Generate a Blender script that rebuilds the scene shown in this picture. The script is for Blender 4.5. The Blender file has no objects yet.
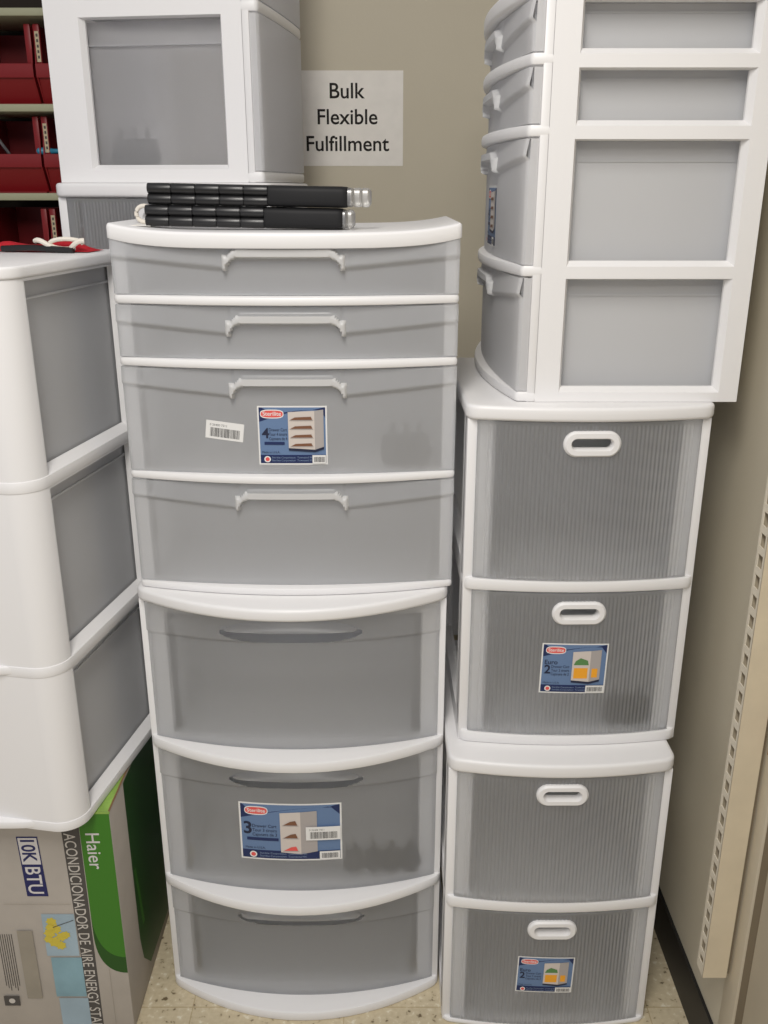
import bpy, bmesh, math, random
from math import sin, cos, pi, radians, sqrt
from mathutils import Vector, Matrix
random.seed(7)
SC = bpy.context.scene
COL = SC.collection

# ------------------------------------------------------------------ materials
def new_mat(name):
    m = bpy.data.materials.new(name); m.use_nodes = True
    nt = m.node_tree; nt.nodes.clear()
    out = nt.nodes.new('ShaderNodeOutputMaterial')
    return m, nt, out

def plain(name, col, rough=0.5, spec=0.4, metal=0.0, noise=0.0, scale=40.0):
    m, nt, out = new_mat(name)
    b = nt.nodes.new('ShaderNodeBsdfPrincipled')
    b.inputs['Base Color'].default_value = (*col, 1)
    b.inputs['Roughness'].default_value = rough
    b.inputs['Specular IOR Level'].default_value = spec
    b.inputs['Metallic'].default_value = metal
    if noise:
        tc = nt.nodes.new('ShaderNodeTexCoord')
        n = nt.nodes.new('ShaderNodeTexNoise'); n.inputs['Scale'].default_value = scale
        n.inputs['Detail'].default_value = 4
        nt.links.new(tc.outputs['Object'], n.inputs['Vector'])
        r = nt.nodes.new('ShaderNodeValToRGB')
        r.color_ramp.elements[0].position = 0.3; r.color_ramp.elements[1].position = 0.7
        r.color_ramp.elements[0].color = (*[max(0, c*(1-noise)) for c in col], 1)
        r.color_ramp.elements[1].color = (*[min(1, c*(1+noise)) for c in col], 1)
        nt.links.new(n.outputs['Fac'], r.inputs['Fac'])
        nt.links.new(r.outputs['Color'], b.inputs['Base Color'])
    nt.links.new(b.outputs['BSDF'], out.inputs['Surface'])
    return m

def frosted(name, dcol, tcol, w_diff, w_tran, rough=0.3, ior=1.25, gloss=0.06, see=0.10):
    """cloudy translucent plastic sheet"""
    m, nt, out = new_mat(name)
    N = nt.nodes.new; L = nt.links.new
    d = N('ShaderNodeBsdfDiffuse'); d.inputs['Color'].default_value = (*dcol, 1)
    t = N('ShaderNodeBsdfTranslucent'); t.inputs['Color'].default_value = (*dcol, 1)
    r = N('ShaderNodeBsdfRefraction'); r.inputs['Color'].default_value = (*tcol, 1)
    r.inputs['Roughness'].default_value = rough; r.inputs['IOR'].default_value = ior
    tr = N('ShaderNodeBsdfTransparent'); tr.inputs['Color'].default_value = (*tcol, 1)
    g = N('ShaderNodeBsdfGlossy'); g.inputs['Roughness'].default_value = 0.35
    m1 = N('ShaderNodeMixShader'); m1.inputs[0].default_value = w_tran/(w_diff+w_tran)
    L(d.outputs[0], m1.inputs[1]); L(t.outputs[0], m1.inputs[2])
    m0 = N('ShaderNodeMixShader'); m0.inputs[0].default_value = see
    L(r.outputs[0], m0.inputs[1]); L(tr.outputs[0], m0.inputs[2])
    m2 = N('ShaderNodeMixShader'); m2.inputs[0].default_value = w_diff+w_tran
    L(m0.outputs[0], m2.inputs[1]); L(m1.outputs[0], m2.inputs[2])
    m3 = N('ShaderNodeMixShader'); m3.inputs[0].default_value = gloss
    L(m2.outputs[0], m3.inputs[1]); L(g.outputs[0], m3.inputs[2])
    L(m3.outputs[0], out.inputs['Surface'])
    return m

M = {}
M['white'] = plain('white_plastic', (0.80, 0.795, 0.80), 0.38, 0.45)
M['frost'] = frosted('frosted_plastic', (0.79, 0.80, 0.82), (0.93, 0.93, 0.93), 0.60, 0.24, rough=.3, ior=1.3, see=0.25)
M['frost_front'] = frosted('frosted_drawer_front', (0.78, 0.79, 0.81), (0.95, 0.96, 0.97), 0.17, 0.26, rough=0.22, ior=1.3, see=0.38)
M['frost_pale'] = frosted('frosted_pale_front', (0.84, 0.85, 0.87), (0.95, 0.96, 0.97), 0.31, 0.30, rough=0.22, ior=1.3, see=0.38)
M['frost_lit'] = frosted('frosted_lit_front', (0.88, 0.88, 0.89), (0.96, 0.96, 0.97), 0.46, 0.36, rough=0.28, ior=1.3, see=0.40)  # paler copy of the front plastic: light passing through is put into the colour
M['frost_thin'] = frosted('frosted_thin_side', (0.84, 0.84, 0.86), (0.96, 0.96, 0.97), 0.24, 0.24, rough=0.22, ior=1.3, see=0.40)
M['frost_grip'] = frosted('frosted_lit_grip', (0.84, 0.84, 0.84), (0.95, 0.95, 0.95), 0.62, 0.2, rough=0.4, see=0.1)  # brighter plastic paints in the light on the raised handles
M['frost_rib'] = frosted('frosted_ribbed_front', (0.77, 0.78, 0.80), (0.95, 0.96, 0.97), 0.17, 0.25, rough=0.22, ior=1.3, see=0.35)
M['clear'] = frosted('clear_wrap', (0.8, 0.8, 0.8), (0.97, 0.97, 0.97), 0.10, 0.05, rough=0.08, ior=1.1, gloss=0.22, see=0.6)
M['black'] = plain('black_plastic', (0.012, 0.012, 0.013), 0.32, 0.5)
M['matte_black'] = plain('matte_black_sleeve', (0.010, 0.010, 0.011), 0.6, 0.3)
M['dark_grey'] = plain('dark_grey_rubber', (0.008, 0.008, 0.009), 0.5, 0.4)
M['steel'] = plain('dull_steel', (0.35, 0.35, 0.36), 0.35, 0.5, 0.9)
M['paper'] = plain('sign_paper', (0.90, 0.87, 0.82), 0.85, 0.2, noise=0.03, scale=30)
M['ink'] = plain('ink', (0.025, 0.022, 0.02), 0.8, 0.2)
M['lab_white'] = plain('label_white', (0.78, 0.78, 0.77), 0.5)
M['lab_blue'] = plain('label_blue', (0.13, 0.21, 0.37), 0.5)
M['lab_lblue'] = plain('label_pale_blue', (0.22, 0.30, 0.45), 0.5)
M['lab_navy'] = plain('label_navy', (0.012, 0.025, 0.10), 0.5)
M['lab_red'] = plain('label_red', (0.75, 0.10, 0.09), 0.5)
M['lab_orange'] = plain('label_orange', (0.85, 0.38, 0.03), 0.5)
M['lab_green'] = plain('label_green', (0.10, 0.24, 0.08), 0.5)
M['lab_brown'] = plain('label_brown', (0.20, 0.09, 0.05), 0.5)
M['lab_cart'] = plain('label_cart_white', (0.62, 0.56, 0.52), 0.5)
M['lab_cart2'] = plain('label_cart_shade', (0.40, 0.37, 0.36), 0.5)
M['lab_ink'] = plain('label_ink', (0.015, 0.02, 0.05), 0.5)
M['lab_grey'] = plain('label_barcode_grey', (0.10, 0.10, 0.10), 0.5)
M['card'] = plain('printed_cardboard', (0.42, 0.385, 0.345), 0.75, 0.2, noise=0.05, scale=14)
M['card_band'] = plain('cardboard_grey_band', (0.085, 0.078, 0.072), 0.7, 0.2)
M['card_green'] = plain('cardboard_green', (0.042, 0.18, 0.014), 0.45, 0.4)
M['card_green2'] = plain('cardboard_dark_green', (0.014, 0.075, 0.008), 0.45, 0.4)
M['card_lime'] = plain('cardboard_lime_flap', (0.26, 0.42, 0.09), 0.6, 0.3, noise=0.2, scale=40)
M['card_brown'] = plain('cardboard_raw_edge', (0.22, 0.13, 0.07), 0.8, 0.2)
M['card_navy'] = plain('cardboard_navy', (0.015, 0.018, 0.10), 0.6)
M['card_text'] = plain('cardboard_pale_text', (0.55, 0.52, 0.48), 0.7)
M['card_ltext'] = plain('cardboard_light_panel', (0.62, 0.60, 0.60), 0.7)
M['card_sky'] = plain('cardboard_sky_picture', (0.33, 0.43, 0.50), 0.7, noise=0.15, scale=9)
M['card_teal'] = plain('cardboard_teal_picture', (0.22, 0.36, 0.42), 0.7, noise=0.2, scale=9)
M['card_yellow'] = plain('cardboard_yellow_flower', (0.58, 0.47, 0.06), 0.7)
M['card_olive'] = plain('cardboard_olive_patch', (0.30, 0.27, 0.22), 0.7, noise=0.2, scale=8)
M['cream'] = plain('cream_painted_steel', (0.62, 0.54, 0.40), 0.55, 0.35, noise=0.05, scale=18)
M['cream_edge'] = plain('pale_cream_steel', (0.72, 0.66, 0.54), 0.5, 0.35)
M['jamb'] = plain('putty_trim', (0.58, 0.52, 0.41), 0.55, 0.3, noise=0.03, scale=10)
M['recess_shade'] = plain('painted_recess_shade', (0.22, 0.18, 0.125), 0.8, 0.1)  # dark tone paints in the shade of the trim groove and upright channel
M['rust'] = plain('rusty_copper', (0.35, 0.13, 0.05), 0.5, 0.4, 0.4)
M['base'] = plain('black_vinyl_base', (0.016, 0.015, 0.015), 0.45, 0.35)
M['shelf'] = plain('grey_green_shelf', (0.36, 0.36, 0.24), 0.5, 0.3)
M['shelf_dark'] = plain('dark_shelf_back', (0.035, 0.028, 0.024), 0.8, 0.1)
M['red'] = plain('red_bin_plastic', (0.21, 0.008, 0.011), 0.4, 0.4)
M['tag'] = plain('yellowed_bin_label', (0.50, 0.42, 0.28), 0.7)
M['teal'] = plain('teal_plastic', (0.03, 0.22, 0.34), 0.4)
M['red_cloth'] = plain('red_fabric', (0.45, 0.02, 0.03), 0.8, 0.1, noise=0.2, scale=60)
M['cord'] = plain('white_cord', (0.75, 0.70, 0.62), 0.7)

def wall_mat():
    m, nt, out = new_mat('painted_wall'); N = nt.nodes.new; L = nt.links.new
    b = N('ShaderNodeBsdfPrincipled'); b.inputs['Roughness'].default_value = 0.6
    b.inputs['Specular IOR Level'].default_value = 0.25
    tc = N('ShaderNodeTexCoord')
    n = N('ShaderNodeTexNoise'); n.inputs['Scale'].default_value = 2.5; n.inputs['Detail'].default_value = 5
    L(tc.outputs['Object'], n.inputs['Vector'])
    r = N('ShaderNodeValToRGB'); r.color_ramp.elements[0].position = .3; r.color_ramp.elements[1].position = .75
    r.color_ramp.elements[0].color = (0.585, 0.535, 0.425, 1); r.color_ramp.elements[1].color = (0.62, 0.57, 0.455, 1)
    L(n.outputs['Fac'], r.inputs['Fac']); L(r.outputs['Color'], b.inputs['Base Color'])
    n2 = N('ShaderNodeTexNoise'); n2.inputs['Scale'].default_value = 220
    L(tc.outputs['Object'], n2.inputs['Vector'])
    bp = N('ShaderNodeBump'); bp.inputs['Strength'].default_value = .08; bp.inputs['Distance'].default_value = .002
    L(n2.outputs['Fac'], bp.inputs['Height']); L(bp.outputs['Normal'], b.inputs['Normal'])
    L(b.outputs['BSDF'], out.inputs['Surface'])
    return m
M['wall'] = wall_mat()

def floor_mat():
    m, nt, out = new_mat('speckled_vinyl_tile'); N = nt.nodes.new; L = nt.links.new
    b = N('ShaderNodeBsdfPrincipled'); b.inputs['Roughness'].default_value = 0.35
    b.inputs['Specular IOR Level'].default_value = 0.35
    tc = N('ShaderNodeTexCoord')
    v = N('ShaderNodeTexNoise'); v.inputs['Scale'].default_value = 75; v.inputs['Detail'].default_value = 3
    L(tc.outputs['Object'], v.inputs['Vector'])
    r = N('ShaderNodeValToRGB'); e = r.color_ramp.elements
    e[0].position = .30; e[0].color = (0.16, 0.12, 0.07, 1)
    e[1].position = .38; e[1].color = (0.56, 0.48, 0.33, 1)
    x = e.new(.60); x.color = (0.62, 0.54, 0.38, 1)
    x = e.new(.70); x.color = (0.76, 0.71, 0.58, 1)
    L(v.outputs['Fac'], r.inputs['Fac'])
    br = N('ShaderNodeTexBrick'); br.offset = 0; br.inputs['Scale'].default_value = 1
    br.inputs['Brick Width'].default_value = .305; br.inputs['Row Height'].default_value = .305
    br.inputs['Mortar Size'].default_value = .0012
    br.inputs['Color1'].default_value = (1, 1, 1, 1); br.inputs['Color2'].default_value = (.95, .95, .95, 1)
    br.inputs['Mortar'].default_value = (.75, .7, .62, 1)
    mp = N('ShaderNodeMapping'); mp.inputs['Location'].default_value = (.08, .11, 0)
    L(tc.outputs['Object'], mp.inputs['Vector']); L(mp.outputs['Vector'], br.inputs['Vector'])
    mx = N('ShaderNodeMix'); mx.data_type = 'RGBA'; mx.blend_type = 'MULTIPLY'; mx.inputs[0].default_value = 1
    L(r.outputs['Color'], mx.inputs[6]); L(br.outputs['Color'], mx.inputs[7])
    L(mx.outputs[2], b.inputs['Base Color']); L(b.outputs['BSDF'], out.inputs['Surface'])
    return m
M['floor'] = floor_mat()

# ------------------------------------------------------------------ mesh builder
class MB:
    def __init__(s): s.v = []; s.f = []; s.m = []; s.sm = []
    def add(s, verts, faces, mi=0, smooth=False):
        o = len(s.v); s.v += [tuple(p) for p in verts]
        for f in faces: s.f.append([i+o for i in f]); s.m.append(mi); s.sm.append(smooth)
    def add_bm(s, bm, mi=0, smooth=False):
        bm.verts.index_update()
        s.add([v.co[:] for v in bm.verts], [[v.index for v in f.verts] for f in bm.faces], mi, smooth); bm.free()
    def box(s, x0, x1, y0, y1, z0, z1, bev=0, mi=0, seg=2):
        bm = bmesh.new()
        bmesh.ops.create_cube(bm, size=1)
        for v in bm.verts:
            v.co = Vector(((x0+x1)/2+v.co.x*(x1-x0), (y0+y1)/2+v.co.y*(y1-y0), (z0+z1)/2+v.co.z*(z1-z0)))
        if bev: bmesh.ops.bevel(bm, geom=bm.edges[:], offset=bev, segments=seg, affect='EDGES', profile=.5, clamp_overlap=True)
        s.add_bm(bm, mi, bool(bev))
    def prism(s, poly, z0, z1, bev=0, mi=0, seg=2):
        bm = bmesh.new()
        a = [bm.verts.new((p[0], p[1], z0)) for p in poly]
        f = bm.faces.new(a)
        r = bmesh.ops.extrude_face_region(bm, geom=[f])
        for v in [g for g in r['geom'] if isinstance(g, bmesh.types.BMVert)]: v.co.z = z1
        bmesh.ops.recalc_face_normals(bm, faces=bm.faces[:])
        if bev:
            es = [e for e in bm.edges if abs(e.verts[0].co.z-e.verts[1].co.z) < 1e-6]
            bmesh.ops.bevel(bm, geom=es, offset=bev, segments=seg, affect='EDGES', profile=.5, clamp_overlap=True)
        s.add_bm(bm, mi, bool(bev))
    def quad(s, a, b, c, d, mi=0): s.add([a, b, c, d], [[0, 1, 2, 3]], mi)
    def tube(s, pts, r, n=10, mi=0, closed=False):
        pts = [Vector(p) for p in pts]; k = len(pts); vs = []; fs = []
        up = Vector((0, 0, 1))
        for i, p in enumerate(pts):
            if closed: t = pts[(i+1) % k]-pts[i-1]
            else: t = pts[min(i+1, k-1)]-pts[max(i-1, 0)]
            t.normalize()
            ref = up if abs(t.dot(up)) < .95 else Vector((0, 1, 0))
            a = t.cross(ref).normalized(); b = a.cross(t).normalized()
            for j in range(n):
                q = 2*pi*j/n; vs.append(p+a*cos(q)*r+b*sin(q)*r)
        for i in range(k if closed else k-1):
            i2 = (i+1) % k
            for j in range(n): fs.append([i*n+j, i*n+(j+1) % n, i2*n+(j+1) % n, i2*n+j])
        if not closed: fs.append(list(range(n))[::-1]); fs.append([(k-1)*n+j for j in range(n)])
        s.add(vs, fs, mi, True)
    def cyl(s, a, b, r, n=20, mi=0): s.tube([a, b], r, n, mi)
    def lathe_x(s, prof, cy, cz, n=20, mi=0):
        vs = []; fs = []
        for (x, r) in prof:
            for j in range(n):
                q = 2*pi*j/n; vs.append((x, cy+r*cos(q), cz+r*sin(q)))
        for i in range(len(prof)-1):
            for j in range(n): fs.append([i*n+j, i*n+(j+1) % n, (i+1)*n+(j+1) % n, (i+1)*n+j])
        fs.append(list(range(n))); fs.append([(len(prof)-1)*n+j for j in range(n)])
        s.add(vs, fs, mi, True)
    def build(s, name, mats, parent=None, auto=40):
        me = bpy.data.meshes.new(name)
        me.from_pydata(s.v, [], s.f)
        if not isinstance(mats, (list, tuple)): mats = [mats]
        for m in mats: me.materials.append(m)
        me.polygons.foreach_set('material_index', s.m)
        me.polygons.foreach_set('use_smooth', s.sm)
        me.update()
        bm = bmesh.new(); bm.from_mesh(me)
        bmesh.ops.recalc_face_normals(bm, faces=bm.faces[:])
        lim = radians(auto)
        for e in bm.edges:
            if len(e.link_faces) == 2 and e.calc_face_angle(0) > lim: e.smooth = False
        bm.to_mesh(me); bm.free()
        o = bpy.data.objects.new(name, me); COL.objects.link(o)
        if parent: o.parent = parent
        return o

def empty(name, loc, rz=0):
    o = bpy.data.objects.new(name, None); COL.objects.link(o)
    o.empty_display_size = .05; o.location = loc; o.rotation_euler = (0, 0, rz); return o
def tag(o, label, cat, group=None):
    o['label'] = label; o['category'] = cat
    if group: o['group'] = group
    return o
def struct(o): o['kind'] = 'structure'; return o
def dup(root, loc=None, rz=None):
    r = root.copy(); COL.objects.link(r)
    if loc: r.location = loc
    if rz is not None: r.rotation_euler = (0, 0, rz)
    for ch in list(root.children):
        c = ch.copy(); COL.objects.link(c); c.parent = r
        for g in list(ch.children):
            d = g.copy(); COL.objects.link(d); d.parent = c
    return r

_txt = {}
def text_polys(body, bold=0.0):
    """text as flat 2-D verts / faces, normalised: left edge 0, baseline 0, with its width and cap height"""
    if (body, bold) in _txt: return _txt[(body, bold)]
    cu = bpy.data.curves.new('t', 'FONT'); cu.body = body; cu.resolution_u = 4; cu.offset = bold
    o = bpy.data.objects.new('t', cu); COL.objects.link(o)
    dg = bpy.context.evaluated_depsgraph_get()
    me = bpy.data.meshes.new_from_object(o.evaluated_get(dg))
    vs = [(v.co.x, v.co.y) for v in me.vertices]; fs = [list(p.vertices) for p in me.polygons]
    bpy.data.objects.remove(o); bpy.data.curves.remove(cu); bpy.data.meshes.remove(me)
    x0 = min(v[0] for v in vs); x1 = max(v[0] for v in vs); y1 = max(v[1] for v in vs)
    vs = [(v[0]-x0, v[1]) for v in vs]
    _txt[(body, bold)] = (vs, fs, x1-x0, y1)
    return _txt[(body, bold)]

class Sheet:
    """flat printed matter: everything in (a, b) sheet coordinates, mapped into 3-D by fn(a, b, lift)"""
    def __init__(s, fn): s.fn = fn; s.mb = MB(); s.mats = []; s.k = 0
    def mi(s, m):
        m = M[m]
        if m not in s.mats: s.mats.append(m)
        return s.mats.index(m)
    def lift(s): s.k += 1; return .0002+.00009*s.k
    def poly(s, pts, m, lift=None):
        l = s.lift() if lift is None else lift
        s.mb.add([s.fn(a, b, l) for a, b in pts], [list(range(len(pts)))], s.mi(m))
    def rect(s, a0, b0, a1, b1, m, n=6, lift=None):
        l = s.lift() if lift is None else lift
        vs = []; fs = []
        for i in range(n+1):
            a = a0+(a1-a0)*i/n; vs += [s.fn(a, b0, l), s.fn(a, b1, l)]
        for i in range(n): fs.append([2*i, 2*i+2, 2*i+3, 2*i+1])
        s.mb.add(vs, fs, s.mi(m))
    def ellipse(s, ca, cb, ra, rb, m, p=2.0, n=28):
        f = lambda t: math.copysign(abs(t)**(2/p), t)
        s.poly([(ca+ra*f(cos(2*pi*i/n)), cb+rb*f(sin(2*pi*i/n))) for i in range(n)], m)
    def text(s, body, a, b, m, width=None, height=None, bold=0.0, align='l', rot=0, dirv=None):
        """dirv=((ax,ab),(bx,bb)): text x-axis and y-axis in sheet coordinates"""
        vs, fs, w, h = text_polys(body, bold)
        sy = height/h if height else width/w
        sx = width/w if width else sy
        off = {'l': 0, 'c': -w*sx/2, 'r': -w*sx}[align]
        X, Y = dirv if dirv else ((cos(rot), sin(rot)), (-sin(rot), cos(rot)))
        l = s.lift(); out = []
        for x, y in vs:
            x = x*sx+off; y = y*sy
            out.append(s.fn(a+x*X[0]+y*Y[0], b+x*X[1]+y*Y[1], l))
        s.mb.add(out, fs, s.mi(m))
    def build(s, name, parent=None): return s.mb.build(name, s.mats, parent)

# ------------------------------------------------------------------ storage carts
def yfront(x, W, bow, r=0.0):
    y = -bow*(1-(2*x/W)**2)
    if r:
        e = abs(x)-(W/2-r)
        if e > 0: y += r-sqrt(max(0, r*r-e*e))
    return y
def outline(W, yb, bow, r=0.0, n=28, off=0.0):
    """front curve left to right then straight back edge"""
    Wo = W+2*off
    xs = [-Wo/2*cos(pi*i/n) for i in range(n+1)]
    return [(x, yfront(x, Wo, bow, r)-off) for x in xs]+[(Wo/2, yb), (-Wo/2, yb)]

def sag_z(x, W, sag): return -sag*(1-abs(2*x/W)**5)
def sag_slab(mb, W, D, bow, off, z0, t, sag, n=40):
    """moulded top whose middle sits a little lower than its corners"""
    Wo = W+2*off; rows = []; b = .005
    for i in range(n+1):
        x = -Wo/2*cos(pi*i/n); yf = yfront(x, Wo, bow, .006)-off; dz = sag_z(x, Wo, sag)
        e = min(1, (Wo/2-abs(x))/.005); ez = -.004*(1-e)**2
        rows.append([(x, D, z0+dz), (x, yf+.02, z0+dz), (x, yf+.0006, z0+dz), (x, yf, z0+dz+.001), (x, yf, z0+t-b+dz+ez), (x, yf+.0009, z0+t-.0023+dz+ez), (x, yf+.003, z0+t-.0006+dz+ez), (x, yf+.006, z0+t+dz+ez)]
                    +[(x, yf+.006+(D-.004-yf-.006)*k/4, z0+t+dz+ez) for k in (1, 2, 3, 4)]+[(x, D, z0+t-.004+dz)])
    k = len(rows[0]); vs = [p for r_ in rows for p in r_]
    fs = [[i*k+j, i*k+(j+1) % k, (i+1)*k+(j+1) % k, (i+1)*k+j] for i in range(n) for j in range(k)]
    fs.append(list(range(k))); fs.append([n*k+j for j in range(k)])
    mb.add(vs, fs, 0, True)

def side_ring(mb, x, sgn, y0, y1, z0, z1, ma, mbk, zb, zt, depth=.011, slope=.008):
    """one level of a cart's side: a flat frame round a bevelled window. sgn = outward x direction"""
    ya, yb, za, zc = y0+ma, y1-mbk, z0+zb, z1-zt
    O = [(y0, z0), (y1, z0), (y1, z1), (y0, z1)]
    A = [(ya, za), (yb, za), (yb, zc), (ya, zc)]
    B = [(ya+slope*.6, za+slope), (yb-slope, za+slope), (yb-slope, zc-.002), (ya+slope*.6, zc-.002)]
    vs = [(x, *p) for p in O]+[(x, *p) for p in A]+[(x-sgn*depth, *p) for p in B]+[(x-sgn*(depth+.006), *p) for p in B]
    fs = []
    for i in range(4):
        j = (i+1) % 4
        fs += [[i, j, 4+j, 4+i], [4+i, 4+j, 8+j, 8+i], [8+i, 8+j, 12+j, 12+i]]
    mb.add(vs, fs)
    # inner skin
    vs = [(x-sgn*(depth+.006), *p) for p in O]+[(x-sgn*(depth+.006), *p) for p in B]
    mb.add(vs, [[i, (i+1) % 4, 4+(i+1) % 4, 4+i] for i in range(4)])

def sstep(a, b, t):
    t = max(0, min(1, (t-a)/(b-a))); return t*t*(3-2*t)

def h_arch(x, w, W):
    """front relief of the four-drawer carts: a lip whose lower line dips towards a moulded arch handle. w = distance below the drawer top"""
    ax = abs(x); hw = W*.158
    line = .026+.017*(1-min(1, max(0, ax-hw)/(W/2-hw)))
    lip = .0065*(1-sstep(line-.003, line+.004, w))*(0.25+.75*min(1, w/line))
    q = min(1, ax/hw)
    top = .012+.012*q**14
    band = .0045
    if ax <= hw:
        if w < top: return .0035+.3*lip
        if w < top+.013: return .0145
        return .0 if w > top+.0145 else .004
    if ax <= hw+.008 and w > top-.002: return .0135*(1-sstep(line+.001, line+.004, w))
    return lip
def is_arch(x, w, W):
    ax = abs(x); hw = W*.158; q = min(1, ax/hw); top = .012+.012*q**14
    return (ax <= hw and top <= w <= top+.0145) or (hw < ax <= hw+.008 and top-.002 < w < .046)

def scoop_shape(x, w, W):
    hx = W*.232; c = .044
    if abs(x) >= hx: return None
    q = sqrt(1-(x/hx)**2)
    return c-.033*q, c+.017*q       # top arc, bottom arc below the drawer top
def h_scoop(x, w, W):
    s = scoop_shape(x, w, W)
    base = .006*(1-sstep(.056, .060, w))
    if s:
        t, b = s; mid = min(.035, b)
        if t <= w <= mid: return base+.011*sstep(t, mid, w)
    return base
def is_scoop(x, w, W):
    s = scoop_shape(x, w, W)
    return bool(s and s[0] <= w <= s[1])

def make_drawer(cart, W, D, z0, z1, bow, style, mats, inset=.028, nx=110, boxh=.985, line=.84, flush=False):
    if style == 'arch': nx = 190
    """drawer = moulded front + open box behind it; the handle is a sub-part"""
    mb = MB(); hd = MB()
    H = z1-z0
    Wf = W
    rib = style == 'rib'
    if rib: nx = 240
    nz = max(24, int(H/.0026)) if style in ('arch', 'scoop') else (64 if rib else 10)
    hfn = {'arch': h_arch, 'scoop': h_scoop}.get(style)
    hz = z1-.034; hwx, hwz = .0325, .0085              # slot behind the ring handle
    def hole(x, z):
        dx = max(0, abs(x)-(hwx-hwz)); return sqrt(dx*dx+(z-hz)**2) < hwz+.004
    P = []
    for k in range(nz+1):
        z = z1-H*k/nz; w = z1-z
        for i in range(nx+1):
            x = -Wf/2+Wf*i/nx
            h = hfn(x, w, Wf) if hfn else 0
            if rib and abs(x) < Wf/2-.016 and w > .006: h = .0005*sin(2*pi*x/.0068)
            # rounded outer edges
            e = min(1, (Wf/2-abs(x))/.006); h -= .004*(1-e)**2
            P.append((x, yfront(x, Wf, bow)-h, z))
    fa = []; fh = []
    for k in range(nz):
        for i in range(nx):
            a = k*(nx+1)+i; f = [a, a+1, a+nx+2, a+nx+1]
            x = -Wf/2+Wf*(i+.5)/nx; w = H*(k+.5)/nz
            if rib and hole(x, z1-w): continue
            if style == 'scoop':
                sc_ = scoop_shape(x, w, Wf)
                if sc_ and .036 < w < sc_[1]-.0015: continue
            if style == 'arch' and is_arch(x, w, Wf) or style == 'scoop' and is_scoop(x, w, Wf): fh.append(f)
            else: fa.append(f)
    mb.add(P, fa, 0, not rib)
    for sx in (-1, 1):                                   # returned edges of the front
        x = sx*Wf/2; mb.quad((x, .004, z0), (x, .016, z0), (x, .016, z1), (x, .004, z1), 0)
    n = 24; xs = [-Wf/2+Wf*i/n for i in range(n+1)]
    for zz, dy in ((z1, .010), (z0, .010)):
        vs = []
        for x in xs: vs += [(x, yfront(x, Wf, bow), zz), (x, yfront(x, Wf, bow)+dy, zz)]
        mb.add(vs, [[2*i, 2*i+2, 2*i+3, 2*i+1] for i in range(n)], 0)
    # box
    xw = W/2-inset; zt = z0+H*boxh; yb = D-.022; zf = z0-.004 if flush else z0+.004
    mb.quad((-xw, .006, zf), (-xw, yb, zf), (-xw, yb, zt), (-xw, .006, zt), 1)
    mb.quad((xw, .006, zf), (xw, yb, zf), (xw, yb, zt), (xw, .006, zt), 1)
    mb.quad((-xw, yb, zf), (xw, yb, zf), (xw, yb, zt), (-xw, yb, zt), 1)
    mb.quad((-xw, .004, zf), (xw, .004, zf), (xw, yb, zf), (-xw, yb, zf), 1)
    for sx in (-1, 1):                                   # rolled rim of the box
        mb.box(min(sx*xw, sx*(xw+.008)), max(sx*xw, sx*(xw+.0015)), .006, yb, z0+H*line-.003, z0+H*line, 0, 1)
    d = mb.build('drawer', [mats[0], mats[1]], cart, auto=75)
    if rib:
        # oval ring grip
        n = 40
        def stad(hx, hz_):
            out = []
            for j in range(n):
                t = 2*pi*j/n; cx = (hx-hz_)*(1 if cos(t) > 0 else -1)
                out.append((cx+hz_*cos(t), hz_*sin(t)))
            return out
        yb_ = lambda x: yfront(x, Wf, bow)
        prof = [(hwx, hwz, .010), (hwx, hwz, -.004), (hwx+.002, hwz+.002, -.0075), (hwx+.010, hwz+.0095, -.0075), (hwx+.0135, hwz+.0125, -.004), (hwx+.0135, hwz+.0125, .001)]
        vs = []
        for (a, b, dy) in prof:
            for (px, pz) in stad(a, b): vs.append((px, yb_(px)+dy, hz+pz))
        fs = []
        for i in range(len(prof)-1):
            for j in range(n): fs.append([i*n+j, i*n+(j+1) % n, (i+1)*n+(j+1) % n, (i+1)*n+j])
        hd.add(vs, fs, 0, True)
        h = hd.build('handle', [M['white']], d); h['label'] = 'white oval ring handle'
    elif fh:
        used = sorted({i for f in fh for i in f}); mp = {i: q for q, i in enumerate(used)}
        hd.add([P[i] for i in used], [[mp[i] for i in f] for f in fh], 0, True)
        hd.build('handle', [mats[2] if len(mats) > 2 else mats[0]], d, auto=75)
    return d

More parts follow.
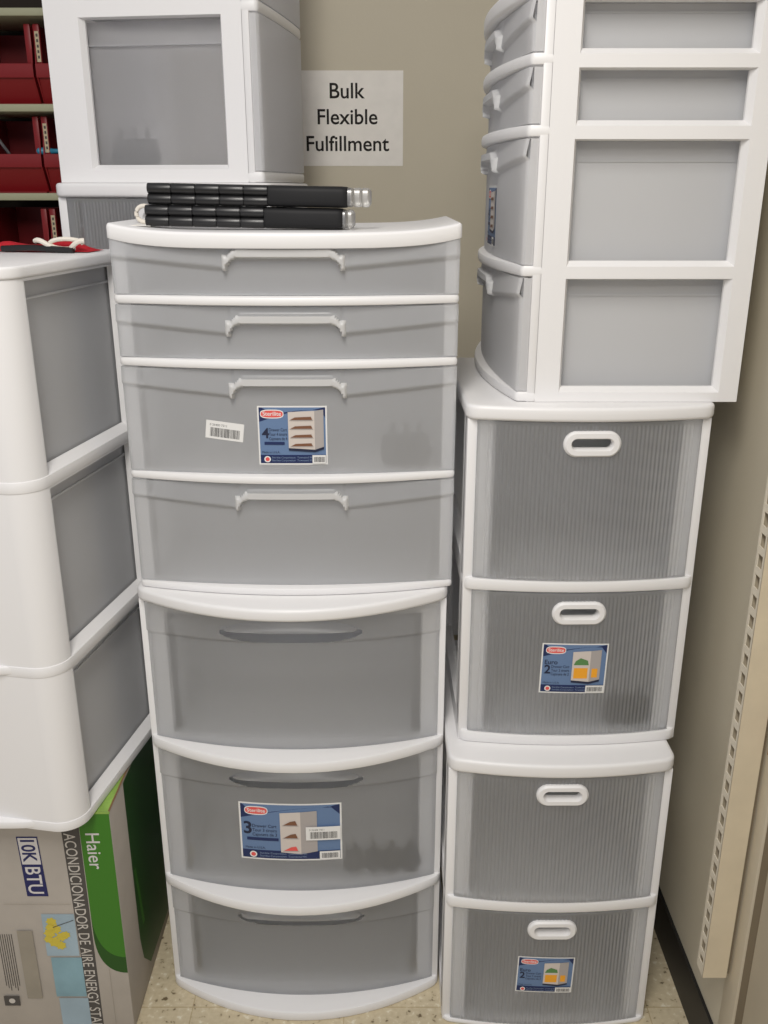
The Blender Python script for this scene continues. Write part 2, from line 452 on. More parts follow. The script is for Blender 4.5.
def make_cart(name, loc, rz, W, D, levels, bow, rim, style, front_mats, top_t=.02, r=.012, dbow=None, front=.034, rear=.032,
              zb=.028, post=.0, lip=.0, header=.0, topoff=.002, rim_h=.018, side_top=.003, casters=False, dinset=.0, box_inset=.03, flush=False, base_h=None, sag=0.0):
    """levels = heights of the level boundaries from the base to under the top slab"""
    c = empty(name, loc, rz)
    dbow = bow if dbow is None else dbow
    mb = MB()
    n = len(levels)-1
    for i in range(n):
        for s in (-1, 1):
            side_ring(mb, s*W/2, s, .030, D, levels[i], levels[i+1], front-.024, rear, zb, side_top)
        # front bar (rim) of the level
        mb.prism(outline(W, .03, bow, r), levels[i], levels[i]+(base_h if base_h and i == 0 else rim_h), .0045)
        # inner rails and back
    mb.box(-W/2+.012, W/2-.012, D-.012, D-.004, levels[0], levels[-1])
    if post:
        for s in (-1, 1):
            a, b = (-W/2+.0165, -W/2+post) if s < 0 else (W/2-post, W/2-.0165)
            mb.box(a, b, .0172, .022, levels[0], levels[-1])
        for i in range(n):
            if header: mb.box(-W/2+post, W/2-post, .0172, .020, levels[i+1]-header, levels[i+1])
    # front edges of the side walls
    for s in (-1, 1):
        a, b = (-W/2+.0006, -W/2+.017) if s < 0 else (W/2-.017, W/2-.0006)
        mb.box(a, b, .0168 if flush else .002+r*.3, .0302, levels[0], levels[-1], .0015)
    mb.build('frame', [M['white']], c)
    t = MB()
    if sag: sag_slab(t, W, D, bow+lip, topoff, levels[-1], top_t, sag)
    else: t.prism(outline(W, D, bow+lip, r+.004, off=topoff), levels[-1], levels[-1]+top_t, min(.006, top_t*.35), seg=3)
    t.build('top', [M['white']], c)
    ds = []
    for i in range(n):
        d = make_drawer(c, W-2*dinset-(.001 if flush else .004), D, levels[i]+(base_h if base_h and i == 0 else rim_h)+.001, levels[i+1]-.002, dbow, style, front_mats, inset=box_inset, flush=flush)
        ds.append(d)
    if casters:
        for sx in (-1, 1):
            for sy in (.05, D-.05):
                k = MB(); x = sx*(W/2-.05)
                k.box(x-.012, x+.012, sy-.012, sy+.012, -.018, .002, .003)
                k.cyl((x-.009, sy, -.030), (x+.009, sy, -.030), .020, 20)
                k.build('caster', [M['dark_grey']], c)
    return c, ds

def sheet_on(W, bow, x0, z0, ca=1.0, sa=0.0, yoff=0.0):
    def fn(a, b, l):
        x = x0+a*ca-b*sa; z = z0+a*sa+b*ca
        return (x, yfront(x, W, bow)-l-yoff, z)
    return fn

def barcode(s, a0, b0, a1, b1, m='lab_grey', n=26):
    rnd = random.Random(3); a = a0; l = s.lift(); st = (a1-a0)/n
    while a < a1:
        w = st*rnd.choice((.35, .5, .8)); s.rect(a, b0, min(a+w, a1), b1, m, 1, l); a += w+st*rnd.choice((.25, .35, .5))

def product_label(fn, w, h, kind, parent):
    """printed blue label, (0,0) = lower-left corner"""
    s = Sheet(fn)
    s.rect(0, 0, w, h, 'lab_white', 10)
    m = h*.025
    s.rect(m, m, w-m, h-m, 'lab_blue', 10)
    # pale lower field under a curved navy top
    s.poly([(m, h-m), (m, h*.73)]+[(m+(w-2*m)*t, h*(.73+.20*sin(pi*t*.62))) for t in [i/12 for i in range(1, 12)]]+[(w-m, h*.80), (w-m, h-m)], 'lab_navy')
    s.rect(m, m, w-m, h*.17, 'lab_navy', 8)
    # oval brand plate
    ow = .34*w if kind == 4 else (.30*w if kind == 2 else .23*w)
    ca = w*.21 if kind != 3 else w*.17
    s.ellipse(ca, h*.865, ow*.5, h*.075, 'lab_white', 3)
    s.ellipse(ca, h*.865, ow*.465, h*.058, 'lab_red', 3)
    s.text('Sterilite', ca, h*.838, 'lab_white', width=ow*.78, bold=.01, align='c')
    # number and lines of small print
    if kind == 2: s.text('Euro', w*.055, h*.585, 'lab_ink', height=h*.085, bold=.01)
    nb = {4: .46, 3: .46, 2: .40}[kind]
    s.text(str(kind), w*(.055 if kind != 3 else .04), h*nb, 'lab_ink', height=h*(.17 if kind != 3 else .21), bold=.02)
    x1 = w*(.16 if kind != 3 else .125)
    lw = {4: .26, 3: .24, 2: .27}[kind]
    for i, t in enumerate(('Drawer Cart', 'Tour %d tiroirs' % kind, 'Cajonera de %d' % kind)):
        s.text(t, x1, h*(nb+.115-.075*i), 'lab_ink', width=w*lw, height=h*.052)
    if kind == 4 or kind == 3: s.rect(x1*.55, h*(nb-.115), w*.38, h*(nb-.065), 'lab_navy', 3)
    s.text('Made in U.S.A.', w*.05, h*.20, 'lab_ink', height=h*.035)
    # product picture
    if kind == 3: L, R, B, T, K = .40, .60, .12, .86, .76
    elif kind == 4: L, R, B, T, K = .44, .82, .26, .92, .95
    else: L, R, B, T, K = .47, .74, .24, .86, .90
    s.poly([(w*L, h*(B+.03)), (w*R, h*B), (w*R, h*T), (w*L, h*(T-.02))], 'lab_cart')
    s.poly([(w*R, h*B), (w*K, h*(B+.05)), (w*K, h*(T+.02)), (w*R, h*T)], 'lab_cart2')
    nl = kind
    for i in range(nl):
        z0 = B+.03+(T-B-.06)*i/nl; z1 = B+.03+(T-B-.06)*(i+1)/nl
        if kind == 2:
            if i == 0: s.rect(w*(L+.03), h*(z0+.04), w*(R-.03), h*(z1-.03), 'lab_orange', 2); s.rect(w*(R+.03), h*(z0+.06), w*(K-.04), h*(z1-.04), 'lab_orange', 2)
            else: s.poly([(w*(L+.02), h*(z0+.03)), (w*(R-.02), h*(z0+.03)), (w*(R-.04), h*(z0+.12)), (w*(L+.12), h*(z0+.17)), (w*(L+.05), h*(z0+.11))], 'lab_green')
        else:
            s.rect(w*(L+.02), h*(z0+.015), w*(R-.02), h*(z0+.025), 'lab_cart2', 2)
            s.poly([(w*(L+.03), h*(z0+.03)), (w*(R-.03), h*(z0+.03)), (w*(R-.05), h*(z0+.03+.35*(z1-z0))), (w*(L+.10), h*(z0+.03+.28*(z1-z0)))], 'lab_brown' if (kind == 4 or i) else 'lab_red')
    if kind != 3: s.poly([(w*L, h*(B-.01)), (w*R, h*(B-.04)), (w*K, h*(B+.01)), (w*K, h*(B+.05)), (w*R, h*B), (w*L, h*(B+.03))], 'lab_ink')
    # badge, small print, bar code
    s.ellipse(w*.125, h*.10, h*.055, h*.055, 'lab_white'); s.ellipse(w*.125, h*.10, h*.035, h*.035, 'lab_red')
    for i in range(2): s.text('Sterilite Corporation  Townsend MA', w*.19, h*(.115-.05*i), 'lab_lblue', height=h*.032)
    q = .80 if kind != 2 else .72
    s.rect(w*(q-.02), m, w-m*1.2, h*.17, 'lab_white', 3)
    barcode(s, w*q, h*.05, w*.96, h*.14)
    return s.build('product_label', parent)

def price_sticker(fn, w, h, parent):
    s = Sheet(fn); s.rect(0, 0, w, h, 'lab_white', 6)
    barcode(s, w*.12, h*.12, w*.90, h*.62)
    s.text('0 26400 7311', w*.10, h*.72, 'lab_grey', height=h*.12)
    return s.build('price_sticker', parent)

GLASS = (M['frost_front'], M['frost'])
BRIGHT = (M['frost_lit'], M['frost_thin'], M['frost_grip'])
PALE = (M['frost_pale'], M['frost'], M['frost_grip'])
RIB = (M['frost_rib'], M['frost'])
G_STACK = 'white plastic drawer carts stacked in the corner'

# centre stack: three-drawer cart below, four-drawer cart on top
XC = -.161
L3 = [0, .261, .578, .877]
low3, d3 = make_cart('three_drawer_cart', (XC, 1.470, 0), 0, .544, .335, L3, .089, .02, 'scoop', GLASS, top_t=.023, dbow=.046, r=.010,
                     post=.045, header=.030, dinset=.010, rim_h=.022, lip=.004, topoff=.001, box_inset=.05)
tag(low3, 'white three-drawer cart with bowed front standing on the floor under the four-drawer cart', 'storage cart', G_STACK)
L4 = [0, .199, .388, .486, .585]; Z4 = .9005
up4, d4 = make_cart('four_drawer_cart', (XC+.008, 1.472, Z4), 0, .542, .345, L4, .040, .02, 'arch', PALE, top_t=.023, dbow=.025, sag=.0135, r=.004,
                    rim_h=.014, post=.022, header=.0, dinset=.0, lip=.003, box_inset=.036, flush=True)
tag(up4, 'white four-drawer cart with two shallow and two deep drawers, black bundles on its top', 'storage cart', G_STACK)
# right stack: two ribbed two-drawer carts and a four-drawer cart turned sideways
fileA, dA = make_cart('file_drawer_cart', (.3145, 1.381, 0), 0, .400, .45, [0, .285, .585], .018, .03, 'rib', RIB, top_t=.027, r=.014, rim_h=.024, base_h=.011,
                      dinset=.014, front=.05, rear=.05, topoff=.001, lip=.006, box_inset=.03, zb=.04, post=.045)
tag(fileA, 'white two-drawer cart with ribbed fronts standing on the floor beside the black baseboard', 'storage cart', G_STACK)
fileB, dB = make_cart('file_drawer_cart', (.331, 1.435, .6125), radians(.6), .394, .43, [0, .300, .597], .018, .03, 'rib', RIB, top_t=.024, r=.014, rim_h=.022,
                      dinset=.014, front=.05, rear=.05, topoff=.003, lip=.006, box_inset=.03, zb=.04, post=.045)
tag(fileB, 'white two-drawer ribbed cart in the middle of the right stack, under the sideways cart', 'storage cart', G_STACK)
tower, dT = make_cart('four_drawer_cart', (.211, 1.450+.271, 1.234), radians(-90), .542, .354, [0, .195, .394, .489, .576], .037, .02, 'arch', (M['frost_lit'], M['frost'], M['frost_grip']), top_t=.025, dbow=.021, front=.062, rear=.030, r=.004,
                      rim_h=.017, post=.022, dinset=.0, box_inset=.036, flush=True, zb=.015)
tag(tower, 'white four-drawer cart turned sideways on top of the right stack, front facing left', 'storage cart', G_STACK)
# rear left stack
rearL, dR0 = make_cart('three_drawer_cart', (-.40, 1.935, 0), radians(-4), .50, .28, [0, .29, .60, .915], .06, .02, 'scoop', GLASS, top_t=.022, dbow=.04, r=.01,
                       post=.045, header=.03, dinset=.01, rim_h=.02, box_inset=.05)
tag(rearL, 'white three-drawer cart on the floor behind the four-drawer cart, lowest of the rear stack', 'storage cart', G_STACK)
rearF, dR1 = make_cart('file_drawer_cart', (-.424, 1.855, .938), radians(-6), .420, .38, [0, .272, .602], .012, .03, 'rib', RIB, top_t=.026, r=.014, rim_h=.022,
                       dinset=.016, front=.05, rear=.05, topoff=.003, lip=.006, box_inset=.03, zb=.04)
tag(rearF, 'white ribbed two-drawer cart behind the black bundles, under the tall rear cart', 'storage cart', G_STACK)
rz = radians(82); rW = .35; rD = .405
nx_, ny_ = -.226, 1.845
ox = nx_+rW/2*cos(rz); oy = ny_+rW/2*sin(rz)
rearU, dR2 = make_cart('three_drawer_cart', (ox, oy, 1.5665), rz, rW, rD, [0, .288, .576, .864], .004, .02, 'plain', BRIGHT, top_t=.022, r=.008,
                       rim_h=.02, post=.03, dinset=.0, flush=True, front=.062, rear=.066, zb=.024, box_inset=.034)
tag(rearU, 'white cart turned sideways at top left, dark wheels showing through its lowest side window', 'storage cart', G_STACK)

# printed labels and stickers
def label_at(drawer, W, bow, x0, z0, w, h, kind, rot=0):
    return product_label(sheet_on(W, bow, x0, z0, cos(rot), sin(rot), .0012 if kind == 2 else 0), w, h, kind, drawer)
label_at(d4[1], .541, .025, -.051, L4[1]+.0305, .112, .098, 4)
price_sticker(sheet_on(.541, .025, -.138, L4[1]+.075, cos(-.12), sin(-.12)), .062, .030, d4[1])
label_at(d3[1], .518, .046, -.110, L3[1]+.094, .192, .128, 3)
price_sticker(sheet_on(.518, .046, .015, L3[1]+.143, cos(.0), sin(.0), .004), .065, .030, d3[1])
label_at(dB[0], .362, .018, -.060, .110, .115, .097, 2, radians(-1))
label_at(dA[0], .368, .018, -.062, .098, .108, .086, 2, radians(-1.5))
label_at(dT[1], .541, .021, -.040, .226, .112, .100, 4)

# left three-level cart on the carton
def left_cart():
    W, D = .46, .40; R = .045
    lv = [0, .298, .609, .920]
    c = empty('tall_drawer_cart', (-.522, 1.297, .5165), radians(-10))
    # local frame: front right corner at the origin, x to the left is negative, y goes back
    mb = MB(); x1 = 0; x0 = -W
    def path(off=0, n=10):
        pts = [(x0-off, D+off)]
        for i in range(n+1):
            a = pi+pi/2*i/n; pts.append((x0+R+(R+off)*cos(a), R+(R+off)*sin(a)))
        for i in range(n+1):
            a = -pi/2+pi/2*i/n; pts.append((x1-R+(R+off)*cos(a), R+(R+off)*sin(a)))
        pts.append((x1+off, D+off)); return pts
    p = path()
    ya, yb = R+.004, D-.05; dp = .016
    for i in range(3):
        z0, z1 = lv[i], lv[i+1]
        q = path(); vs = []
        for (x, y) in q: vs += [(x, y, z0), (x, y, z1)]
        k = len(q); fs = []
        for j in range(k):
            if j == k-2: continue                        # the long right side is built with its window
            j2 = (j+1) % k; fs.append([2*j, 2*j2, 2*j2+1, 2*j+1])
        mb.add(vs, fs, 0, True)
        O = [(R, z0), (D, z0), (D, z1), (R, z1)]; A = [(ya, z0+.0175), (yb, z0+.0175), (yb, z1-.004), (ya, z1-.004)]
        B = [(ya+.003, z0+.029), (yb-.008, z0+.029), (yb-.008, z1-.004), (ya+.004, z1-.004)]
        vs = [(x1, *t) for t in O]+[(x1, *t) for t in A]+[(x1-dp, *t) for t in B]
        fs = []
        for j in range(4):
            j2 = (j+1) % 4; fs += [[j, j2, 4+j2, 4+j], [4+j, 4+j2, 8+j2, 8+j]]
        mb.add(vs, fs, 0)
    # belts round each level and bright lens-shaped ledges on the front
    for i in range(3):
        mb.prism(path(.0012), lv[i], lv[i]+.018, .001)
        if i < 2:
            n = 18; xa, xb = x0+.06, -.078
            poly = [(xa+(xb-xa)*t/n, -.001-.022*sin(pi*t/n)**.8) for t in range(n+1)]+[(xb, .004), (xa, .004)]
            mb.prism(poly, lv[i]+.003, lv[i]+.0175, .003)
    mb.build('frame', [M['white']], c)
    t = MB(); t.prism(path(.003), lv[3], lv[3]+.018, .004, seg=3)
    t.build('top', [M['white']], c)
    for i in range(3):
        b = MB(); xa, xb = x0+.03, x1-.020; za, zc = lv[i]+.022, lv[i+1]-.03
        for X in (xa, xb): b.quad((X, .03, za), (X, D-.02, za), (X, D-.02, lv[i+1]-.003), (X, .03, lv[i+1]-.003))
        b.quad((xa, D-.02, za), (xb, D-.02, za), (xb, D-.02, zc), (xa, D-.02, zc))
        b.quad((xa, .03, za), (xb, .03, za), (xb, D-.02, za), (xa, D-.02, za))
        b.quad((xa, .03, za), (xb, .03, za), (xb, .03, zc), (xa, .03, zc))
        b.box(xb+.0003, xb+.004, .03, D-.02, zc-.004, zc, .0015)
        b.build('drawer', [M['frost']], c)
    tag(c, 'tall white three-level cart standing on the appliance carton at the left edge', 'storage cart', G_STACK)
    return c
leftC = left_cart()

# ------------------------------------------------------------------ contents of the drawers
def caster(parent, loc, rot):
    mb = MB(); mb.cyl((-.008, 0, 0), (.008, 0, 0), .021, 20); mb.cyl((-.012, 0, 0), (.012, 0, 0), .006, 10)
    mb.box(-.013, -.009, -.014, .014, -.004, .030, .002); mb.box(.009, .013, -.014, .014, -.004, .030, .002)
    mb.box(-.013, .013, -.014, .014, .028, .032, .001); mb.cyl((0, 0, .03), (0, 0, .052), .004, 10)
    o = mb.build('caster', [M['dark_grey']], parent); o.location = loc; o.rotation_euler = rot; return o
def caster_set(loc, rz, n, label, spread=.036, bag=False):
    e = empty('caster_set', loc, rz); rnd = random.Random(int(loc[0]*1000)+n)
    for i in range(n):
        caster(e, ((i-(n-1)/2)*spread, rnd.uniform(-.003, .003), .0215), (0, 0, rnd.uniform(.5, 1.3)*(1 if i % 2 else -1)))
    if bag:
        b = MB(); w = spread*n/2+.022
        rings = [(w, .036, .001), (w+.002, .038, .02), (w-.004, .03, .06), (w-.012, .012, .078), (w-.010, .004, .095)]
        vs = []; k = 20
        for (a, d, z) in rings:
            for j in range(k):
                t = 2*pi*j/k; vs.append((a*math.copysign(abs(cos(t))**.7, cos(t))+rnd.uniform(-.002, .002), d*math.copysign(abs(sin(t))**.7, sin(t)), z+(rnd.uniform(-.004, .004) if z > .01 else 0)))
        fs = [[i*k+j, i*k+(j+1) % k, (i+1)*k+(j+1) % k, (i+1)*k+j] for i in range(4) for j in range(k)]
        fs.append(list(range(k)))
        b.add(vs, fs, 0, True); b.build('plastic_bag', [M['clear']], e)
    return tag(e, label, 'casters')
caster_set((.036, 1.491, Z4+L4[1]+.0185), 0, 3, 'bagged grey casters inside the labelled drawer of the four-drawer cart', .022)
caster_set((-.005, 1.482, L3[1]+.0278), 0, 4, 'dark casters lying in the middle drawer of the three-drawer cart', .036)
caster_set((.436, 1.456, .6125+.0275), 0, 3, 'dark casters inside the labelled lower drawer of the middle ribbed cart', .022)
def loc_of(rt, x, y, z):
    c, s = cos(rt.rotation_euler.z), sin(rt.rotation_euler.z)
    return (rt.location.x+x*c-y*s, rt.location.y+x*s+y*c, rt.location.z+z)
caster_set(loc_of(rearU, -rW/2+.063, rD-.128, .0275), radians(-8), 3, 'dark casters behind the side window of the top left cart', .028)

# ------------------------------------------------------------------ black bundles on the four-drawer cart
def bundle(loc, rz, label, L=.335, cap=.045):
    e = empty('rod_bundle', loc, rz); r = .0081
    half = L*.60; n = 5; seg = half/n
    for row in range(2):
        for col in range(3):
            prof = []
            for i in range(n):
                a = i*seg
                prof += [(a+.0002, r*.80), (a+.0009, r*.96), (a+.0025, r), (a+seg-.0025, r), (a+seg-.0009, r*.96), (a+seg-.0002, r*.80)]
            prof.append((half+.02, r*.72))
            b = MB(); b.lathe_x(prof, (col-1)*.0162, r+row*.0157, 16)
            b.build('rod', [M['black']], e)
    b = MB()
    sec = []
    for j in range(40):
        t = 2*pi*j/40; sec.append((.0255*math.copysign(abs(cos(t))**.45, cos(t)), .0160+.0160*math.copysign(abs(sin(t))**.45, sin(t))))
    def sweep(mb, stations):
        vs = []; k = len(sec)
        for (x, sc) in stations:
            for (y, z) in sec: vs.append((x, y*sc, .0160+(z-.0160)*sc))
        fs = [[i*k+j, i*k+(j+1) % k, (i+1)*k+(j+1) % k, (i+1)*k+j] for i in range(len(stations)-1) for j in range(k)]
        fs.append(list(range(k))); fs.append([(len(stations)-1)*k+j for j in range(k)])
        mb.add(vs, fs, 0, True)
    sweep(b, [(half, .96), (half+.003, 1.0), (half+.06, .985), (L-.012, 1.0), (L-.004, .96), (L, .82)])
    b.build('sleeve', [M['matte_black']], e)
    b = MB(); st = []
    k = max(2, int(cap/.011))
    for i in range(k):
        a = L-.006+cap*i/k; st += [(a, .80), (a+.002, .90), (a+cap/k-.003, .90), (a+cap/k, .78)]
    st.append((L-.006+cap+.002, .6)); sweep(b, st)
    b.build('end_cap', [M['clear']], e)
    return tag(e, label, 'rod bundle', 'black rod bundles on the four-drawer cart')
ZT = Z4+L4[-1]+.023
ZL = Z4+L4[-1]+.023+sag_z(-.228, .542, .0135)
b1 = bundle((-.374, 1.532, ZL+.0004), radians(-1.0), 'lower black bundle of segmented rods lying on the four-drawer cart', .312, .020)
b2 = bundle((-.368, 1.533, ZL+.0328), radians(-1.5), 'upper black bundle of segmented rods with a long clear end cap', .314, .038)
for q in (b1, b2): q.rotation_euler[1] = .019
o = MB(); o.tube([(.0135*cos(a), 0, .0158+.0125*sin(a)) for a in [2*pi*i/28 for i in range(28)]], .0036, 10, 0, True)
hk = o.build('ring_hook', [M['cord']]); hk.location = (-.390, 1.575, ZL+.001)
tag(hk, 'small white plastic ring standing at the left end of the black bundles', 'hook')
o = MB(); o.box(0, .05, 0, .04, 0, .0006)
pp = o.build('paper_slip', [M['paper']]); pp.location = (-.415, 1.50, ZL+.002); pp.rotation_euler = (0, .035, .1)
tag(pp, 'thin cream paper slip under the left end of the lower black bundle', 'paper')

# ------------------------------------------------------------------ appliance carton
def carton():
    X1, Y0, Z1 = -.4880, 1.362, .5130; X0, Y1 = -1.02, 1.80
    e = empty('appliance_carton', (X1, Y0, 0)); w = X1-X0; d = Y1-Y0
    mb = MB(); mb.box(-w, 0, 0, d, 0, Z1, .003)
    mb.build('box', [M['card']], e)
    # printed front: sheet (a to the right from the corner, b up)
    s = Sheet(lambda a, b, l: (a, -l, b))
    Z = Z1
    def arc(zr, zl, n=12): return [(-.001-.056*sin(pi/2*t), zr+(zl-zr)*t**2.2) for t in [i/n for i in range(n+1)]]
    s.poly([(-.057, Z-.002), (-.001, Z-.002)]+arc(Z-.368, Z-.275), 'card_green')
    s.poly(arc(Z-.368, Z-.275)+arc(Z-.330, Z-.225)[::-1], 'card_green2')
    s.poly([(-.0905, Z-.002), (-.0575, Z-.002), (-.060, .0), (-.083, .0)], 'card_band')
    dn = ((.008, -1.0), (1.0, .008))
    s.text('ACONDICIONADOR DE AIRE ENERGY STAR', -.0865, Z-.046, 'card_text', width=.462, height=.0205, dirv=dn)
    s.text('Haier', -.0475, Z-.046, 'card_ltext', width=.079, height=.0245, bold=.004, dirv=dn)
    # 10K BTU plate
    s.poly([(-.1725, Z-.053), (-.1345, Z-.053), (-.130, Z-.186), (-.169, Z-.186)], 'card_navy')
    s.poly([(-.1705, Z-.056), (-.1365, Z-.056), (-.1345, Z-.114), (-.1687, Z-.114)], 'card_ltext')
    s.text('10K', -.1655, Z-.060, 'card_navy', width=.049, height=.025, bold=.02, dirv=dn)
    s.text('BTU', -.1645, Z-.120, 'card_ltext', width=.060, height=.027, bold=.012, dirv=dn)
    # pictures
    s.rect(-.149, Z-.326, -.088, Z-.227, 'card_sky', 2); s.rect(-.143, Z-.426, -.085, Z-.330, 'card_teal', 2); s.rect(-.139, .003, -.083, Z-.430, 'card_sky', 2)
    for (a, b, r_) in ((-.132, -.245, .011), (-.126, -.262, .012), (-.138, -.272, .012), (-.117, -.280, .011), (-.131, -.292, .013), (-.108, -.275, .009), (-.120, -.300, .011), (-.142, -.286, .009), (-.136, -.258, .009)):
        s.poly([(a+r_*(1 if i % 2 else .75)*cos(pi*i/7), Z+b+r_*(1 if i % 2 else .75)*sin(pi*i/7)) for i in range(14)], 'card_yellow')
    s.poly([(-.130, Z-.2565), (-.090, Z-.2395), (-.090, Z-.241), (-.130, Z-.258)], 'card_band')
    s.rect(-.199, Z-.43, -.170, Z-.265, 'card_olive', 2)
    for i in range(7): s.rect(-.237+.0042*i, Z-.40-.006*(i % 3), -.2355+.0042*i, Z-.275, 'card_band', 1, .0006)
    s.rect(-.245, Z-.448, -.215, Z-.424, 'card_band', 1); s.ellipse(-.230, Z-.436, .006, .006, 'card_text')
    s.rect(-.215, Z-.203, -.090, Z-.2023, 'card_olive', 1); s.rect(-.035, .0, -.0345, Z-.355, 'card_olive', 1)
    s.build('printed_front', e)
    # printed right side
    s = Sheet(lambda a, b, l: (l, a, b))
    s.poly([(.088, Z-.004), (.088, .14), (.10, .08), (.14, .03), (.40, .012), (.40, Z-.004)], 'card_green2')
    s.poly([(.098, .30), (.108, .30), (.128, .15), (.116, .15)], 'card_green')
    s.build('printed_side', e)
    # torn lime edge of the lid
    f = MB()
    pts = []; n = 16; rnd = random.Random(4)
    for i in range(n+1):
        t = i/n; pts.append((.001+rnd.uniform(-.0008, .0008), d*t, Z1+.0008+.0012*sin(9*t)))
    vs = []; fs = []
    for (x, y, z) in pts: vs += [(x-.05, y, Z1+.0006), (x-.003, y, z+.0004), (x, y, z-.0006)]
    for i in range(n): fs += [[3*i, 3*i+1, 3*i+4, 3*i+3]]
    f.add(vs, fs, 0)
    f.add(vs, [[3*i+1, 3*i+2, 3*i+5, 3*i+4] for i in range(n)], 1)
    f.box(-.075, .0006, -.0012, .0002, Z1-.004, Z1+.0006, 0, 0)
    f.build('lid_flap', [M['card_lime'], M['card_brown']], e)
    return tag(e, 'printed air conditioner carton with green corner lying on the floor under the left cart', 'box')
carton()

# ------------------------------------------------------------------ red bins on the rear shelf
YS = 2.25
sh = empty('shelving_unit', (-1.05, YS, 0))
TOPS = [1.142, 1.345, 1.545, 1.734, 1.926]
for z in [.15, .45, .75]+TOPS+[2.25]:
    t = 0.016
    b = MB(); b.box(-.55, .42, 0, .23, z-t, z, .002); b.build('shelf_board', [M['shelf']], sh)
for x in (-.54, .40):
    b = MB(); b.box(x, x+.02, .0, .02, 0, 2.3); b.box(x, x+.02, .21, .23, 0, 2.3); b.build('upright', [M['shelf']], sh)
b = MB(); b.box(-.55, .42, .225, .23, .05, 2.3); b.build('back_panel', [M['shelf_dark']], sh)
tag(sh, 'grey metal shelving behind the left carts holding red bins', 'shelf')
def red_bin(loc, label):
    e = empty('red_bin', loc); W, D, H = .14, .17, .165; t = .003
    mb = MB()
    mb.box(-W/2, W/2, 0, D, 0, t)
    mb.box(-W/2, W/2, D-t, D, 0, H)
    # low front, leaning out, with rolled lip
    mb.prism([(-W/2, -.012), (W/2, -.012), (W/2, -.006), (-W/2, -.006)], .055, .085, .002)
    mb.add([(-W/2, .02, .0), (W/2, .02, .0), (W/2, -.009, .062), (-W/2, -.009, .062)], [[0, 1, 2, 3]])
    for s in (-1, 1):
        x = s*W/2; xi = x-s*t
        poly = [(.02, 0), (D, 0), (D, H), (.020, H), (.004, H-.012), (-.010, .085), (-.010, .055)]
        k = len(poly); vs = [(x, *p) for p in poly]+[(xi, *p) for p in poly]
        mb.add(vs, [list(range(k)), list(range(k, 2*k))]+[[i, (i+1) % k, k+(i+1) % k, k+i] for i in range(k)])
        mb.box(min(x, x-s*.014), max(x, x-s*.014), -.004, .006, .082, H, .002)
    mb.build('shell', [M['red']], e)
    s = Sheet(lambda a, b, l: (a, -.005-l, b)); s.rect(-W/2+.0035, .088, -W/2+.0125, .150, 'tag', 1)
    for q in range(5): s.rect(-W/2+.006, .095+q*.011, -W/2+.0105, .101+q*.011, 'card_band', 1)
    s.build('label_strip', e)
    return tag(e, label, 'bin', 'red plastic bins on the rear shelf')
for zi, z in enumerate(TOPS[1:4]):
    nm = ('bottom', 'middle', 'top')[zi]
    red_bin((-.866+.005*zi, YS+.035, z+.0003), 'red plastic hopper bin at the left edge of the frame on the %s visible shelf' % nm)
    red_bin((-.720+.005*zi, YS+.035, z+.0003), 'red plastic hopper bin beside the top left cart on the %s visible shelf' % nm)
o = MB(); o.lathe_x([(0, .004), (.004, .008), (.03, .009), (.034, .006), (.055, .005)], 0, 0, 14)
tl = o.build('teal_cap', [M['teal']]); tl.location = (-.803, YS+.034, TOPS[2]+.0915); tl.rotation_euler = (0, 0, .2)
tag(tl, 'small teal plastic piece poking out of the middle red bin', 'cap')
o = MB(); o.tube([(-.032, .012, .080), (.014, .03, .0)], .004, 8)
rd = o.build('grey_rod', [M['steel']]); rd.location = (-.872, YS+.060, TOPS[2]+.0405)
tag(rd, 'thin grey metal rod leaning inside the left middle bin', 'rod')
# red, white and black bundle on the left cart's top
e = empty('cloth_bundle', (-.56, 1.64, .5165+.920+.0185), radians(-10))
mb = MB()
vs = []; fs = []; nx = 20; ny = 10; rnd = random.Random(11)
for j in range(ny+1):
    for i in range(nx+1):
        a = i/nx; b_ = j/ny
        vs.append((-.13+.2*a, -.03+.06*b_, .001+.016*sin(pi*b_)**.6*(.55+.45*sin(5.1*a+1.0)**2)*min(1, 6*a, 6*(1-a))))
for j in range(ny):
    for i in range(nx): a = j*(nx+1)+i; fs.append([a, a+1, a+nx+2, a+nx+1])
mb.add(vs, fs, 0, True); mb.build('red_cloth', [M['red_cloth']], e)
mb = MB(); mb.tube([(-.02+.09*t, -.036-.006*sin(9*t), .010+.010*sin(7*t+1)) for t in [i/16 for i in range(17)]], .0042, 8)
mb.tube([(.035+.03*cos(5.2*t), -.034, .014+.008*sin(5.2*t)) for t in [i/16 for i in range(17)]], .0036, 8); mb.build('white_cord', [M['cord']], e)
mb = MB(); mb.tube([(-.08+.13*t, -.040, .0055+.002*sin(4*t)) for t in [i/10 for i in range(11)]], .005, 8); mb.build('black_strap', [M['black']], e)
tag(e, 'red cloth bundle with white cord lying at the back of the left cart top', 'bundle')

# ------------------------------------------------------------------ paper sign on the wall
YW = 2.52
s = Sheet(lambda a, b, l: (a, -l, b))
SWd, SHt = .272, .222
b = MB(); s.rect(0, 0, SWd, SHt, 'paper', 4)
def sign_text(t, bz, wd): s.text(t, SWd-.140, bz, 'ink', width=wd, align='c', bold=.011)
sign_text('Bulk', .159, .088); sign_text('Flexible', .099, .151); sign_text('Fulfillment', .036, .210)
sg = s.build('wall_sign'); sg.location = (-.224, YW-.0003, 1.609)
tag(sg, 'white paper sign reading Bulk Flexible Fulfillment taped to the beige wall', 'sign')

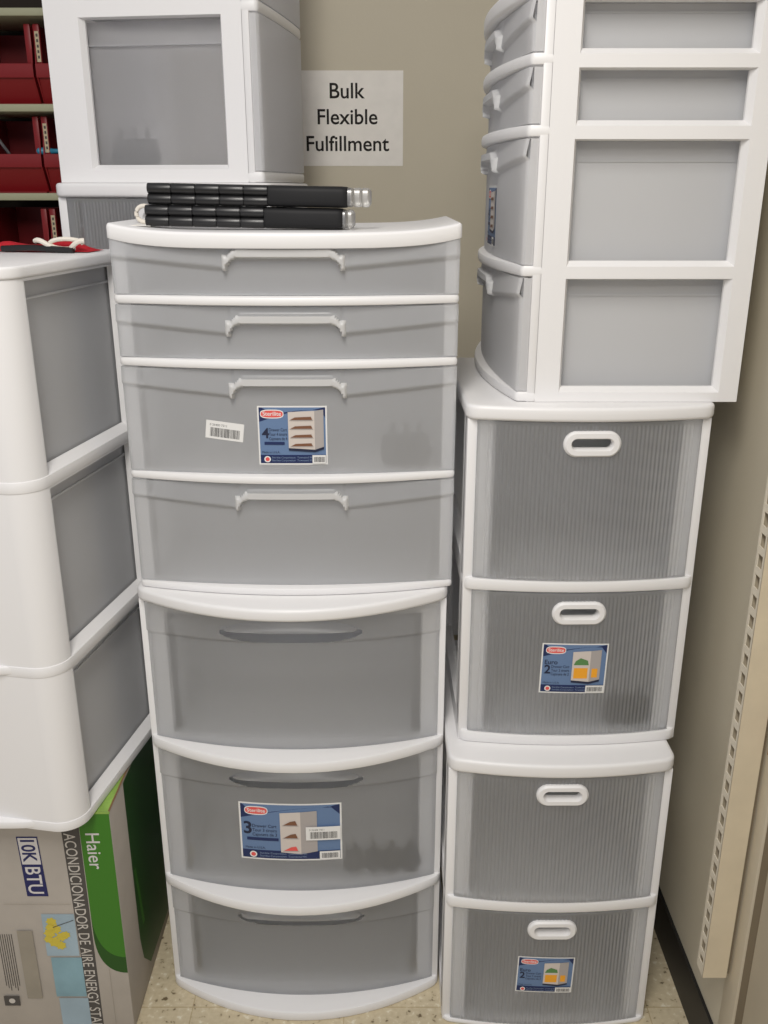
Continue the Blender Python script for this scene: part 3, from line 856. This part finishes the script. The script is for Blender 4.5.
# ------------------------------------------------------------------ room
XW = .608
def plane_box(name, mat, *a):
    mb = MB(); mb.box(*a); return struct(mb.build(name, [mat]))
plane_box('floor', M['floor'], -3.2, 2.2, -2.6, YW+.1, -.05, 0)
plane_box('wall_back', M['wall'], -3.2, XW+.1, YW, YW+.08, 0, 2.9)
plane_box('wall_right', M['wall'], XW, XW+.1, 1.25, YW, 0, 2.9)
plane_box('baseboard_right', M['base'], XW-.006, XW, 1.258, YW, 0, .103)
plane_box('baseboard_back', M['base'], -3.2, XW-.006, YW-.006, YW, 0, .103)
def trim():
    mb = MB(); mb.box(XW-.006, XW+.05, 1.206, 1.258, 0, 2.9, .003)
    t1 = struct(mb.build('trim_1', [M['jamb']]))
    mb = MB(); mb.box(XW-.0015, XW+.05, 1.178, 1.206, 0, 2.9); struct(mb.build('trim_2', [M['recess_shade']]))  # shade of the shallow groove is put into this strip's dark colour
    mb = MB(); mb.box(XW-.004, XW+.05, .75, 1.178, 0, 2.9, .003); struct(mb.build('trim_3', [M['jamb']]))
    b = MB(); b.box(-.003, .003, -.004, .004, -.028, .028, .001); b.cyl((-.004, 0, -.03), (-.004, 0, .03), .003, 10)
    hg = b.build('hinge', [M['rust']], t1); hg.location = (XW-.007, 1.218, .76)
trim()
# slotted shelf upright fixed to the right wall
def upright():
    xa, xb, ya, yb, z0, z1 = .555, .596, 1.241, 1.272, .260, 2.35
    e = empty('slotted_upright', (xa, (ya+yb)/2, z0)); y0 = ya-(ya+yb)/2; y1 = -y0; H = z1-z0; d = xb-xa
    mb = MB(); mb.box(0, .002, y0, y0+.007, 0, H); mb.box(0, .002, y1-.006, y1, 0, H)
    p = .0328; k = int(H/p)
    for i in range(k+1): mb.box(.0001, .0019, y0+.005, y1-.005, p*i, min(H, p*i+(.012 if i else .02)))
    mb.build('slotted_strip', [M['cream_edge']], e)
    mb = MB(); mb.box(.0, d, y0-.001, y0+.001, 0, H); mb.box(.001, d, y1-.002, y1, 0, H)
    mb.build('channel', [M['cream']], e)
    mb = MB(); mb.box(.012, XW-xa, y0+.004, y1-.002, .004, H-.004); b = mb.build('channel_shade_fill', [M['recess_shade']], e)  # added dark fill paints the shade behind the slots
    return tag(e, 'cream slotted steel shelf upright fixed to the right wall', 'shelf upright')
upright()
# ------------------------------------------------------------------ light
def area(name, loc, rot, sx, sy, power, col):
    l = bpy.data.lights.new(name, 'AREA'); l.shape = 'RECTANGLE'; l.size = sx; l.size_y = sy; l.energy = power; l.color = col
    o = bpy.data.objects.new(name, l); COL.objects.link(o); o.location = loc; o.rotation_euler = rot; return o
area('ceiling_tube_light', (-.25, -.05, 2.75), (radians(8), 0, 0), .4, 1.3, 37, (1.0, .96, .90))
area('ceiling_tube_light', (-.35, -1.7, 2.75), (radians(35), 0, 0), 1.2, .5, 22, (1.0, .96, .90))
w = bpy.data.worlds.new('world'); SC.world = w; w.use_nodes = True
w.node_tree.nodes['Background'].inputs[0].default_value = (.94, .94, 1.0, 1)
w.node_tree.nodes['Background'].inputs[1].default_value = .40

# ------------------------------------------------------------------ camera
cd = bpy.data.cameras.new('camera'); cam = bpy.data.objects.new('camera', cd); COL.objects.link(cam)
cam.location = (0, 0, 1.56); cam.rotation_euler = (radians(90-19.5), 0, 0)
cd.sensor_fit = 'VERTICAL'; cd.sensor_height = 24; cd.lens = 24*920/1024; cd.clip_start = .02
SC.camera = cam
SC.view_settings.view_transform = 'Standard'
SC.view_settings.look = 'None'
SC.cycles.use_denoising = True
SC.cycles.max_bounces = 14; SC.cycles.transparent_max_bounces = 16; SC.cycles.transmission_bounces = 12; SC.cycles.diffuse_bounces = 6
SC.cycles.sample_clamp_indirect = 6
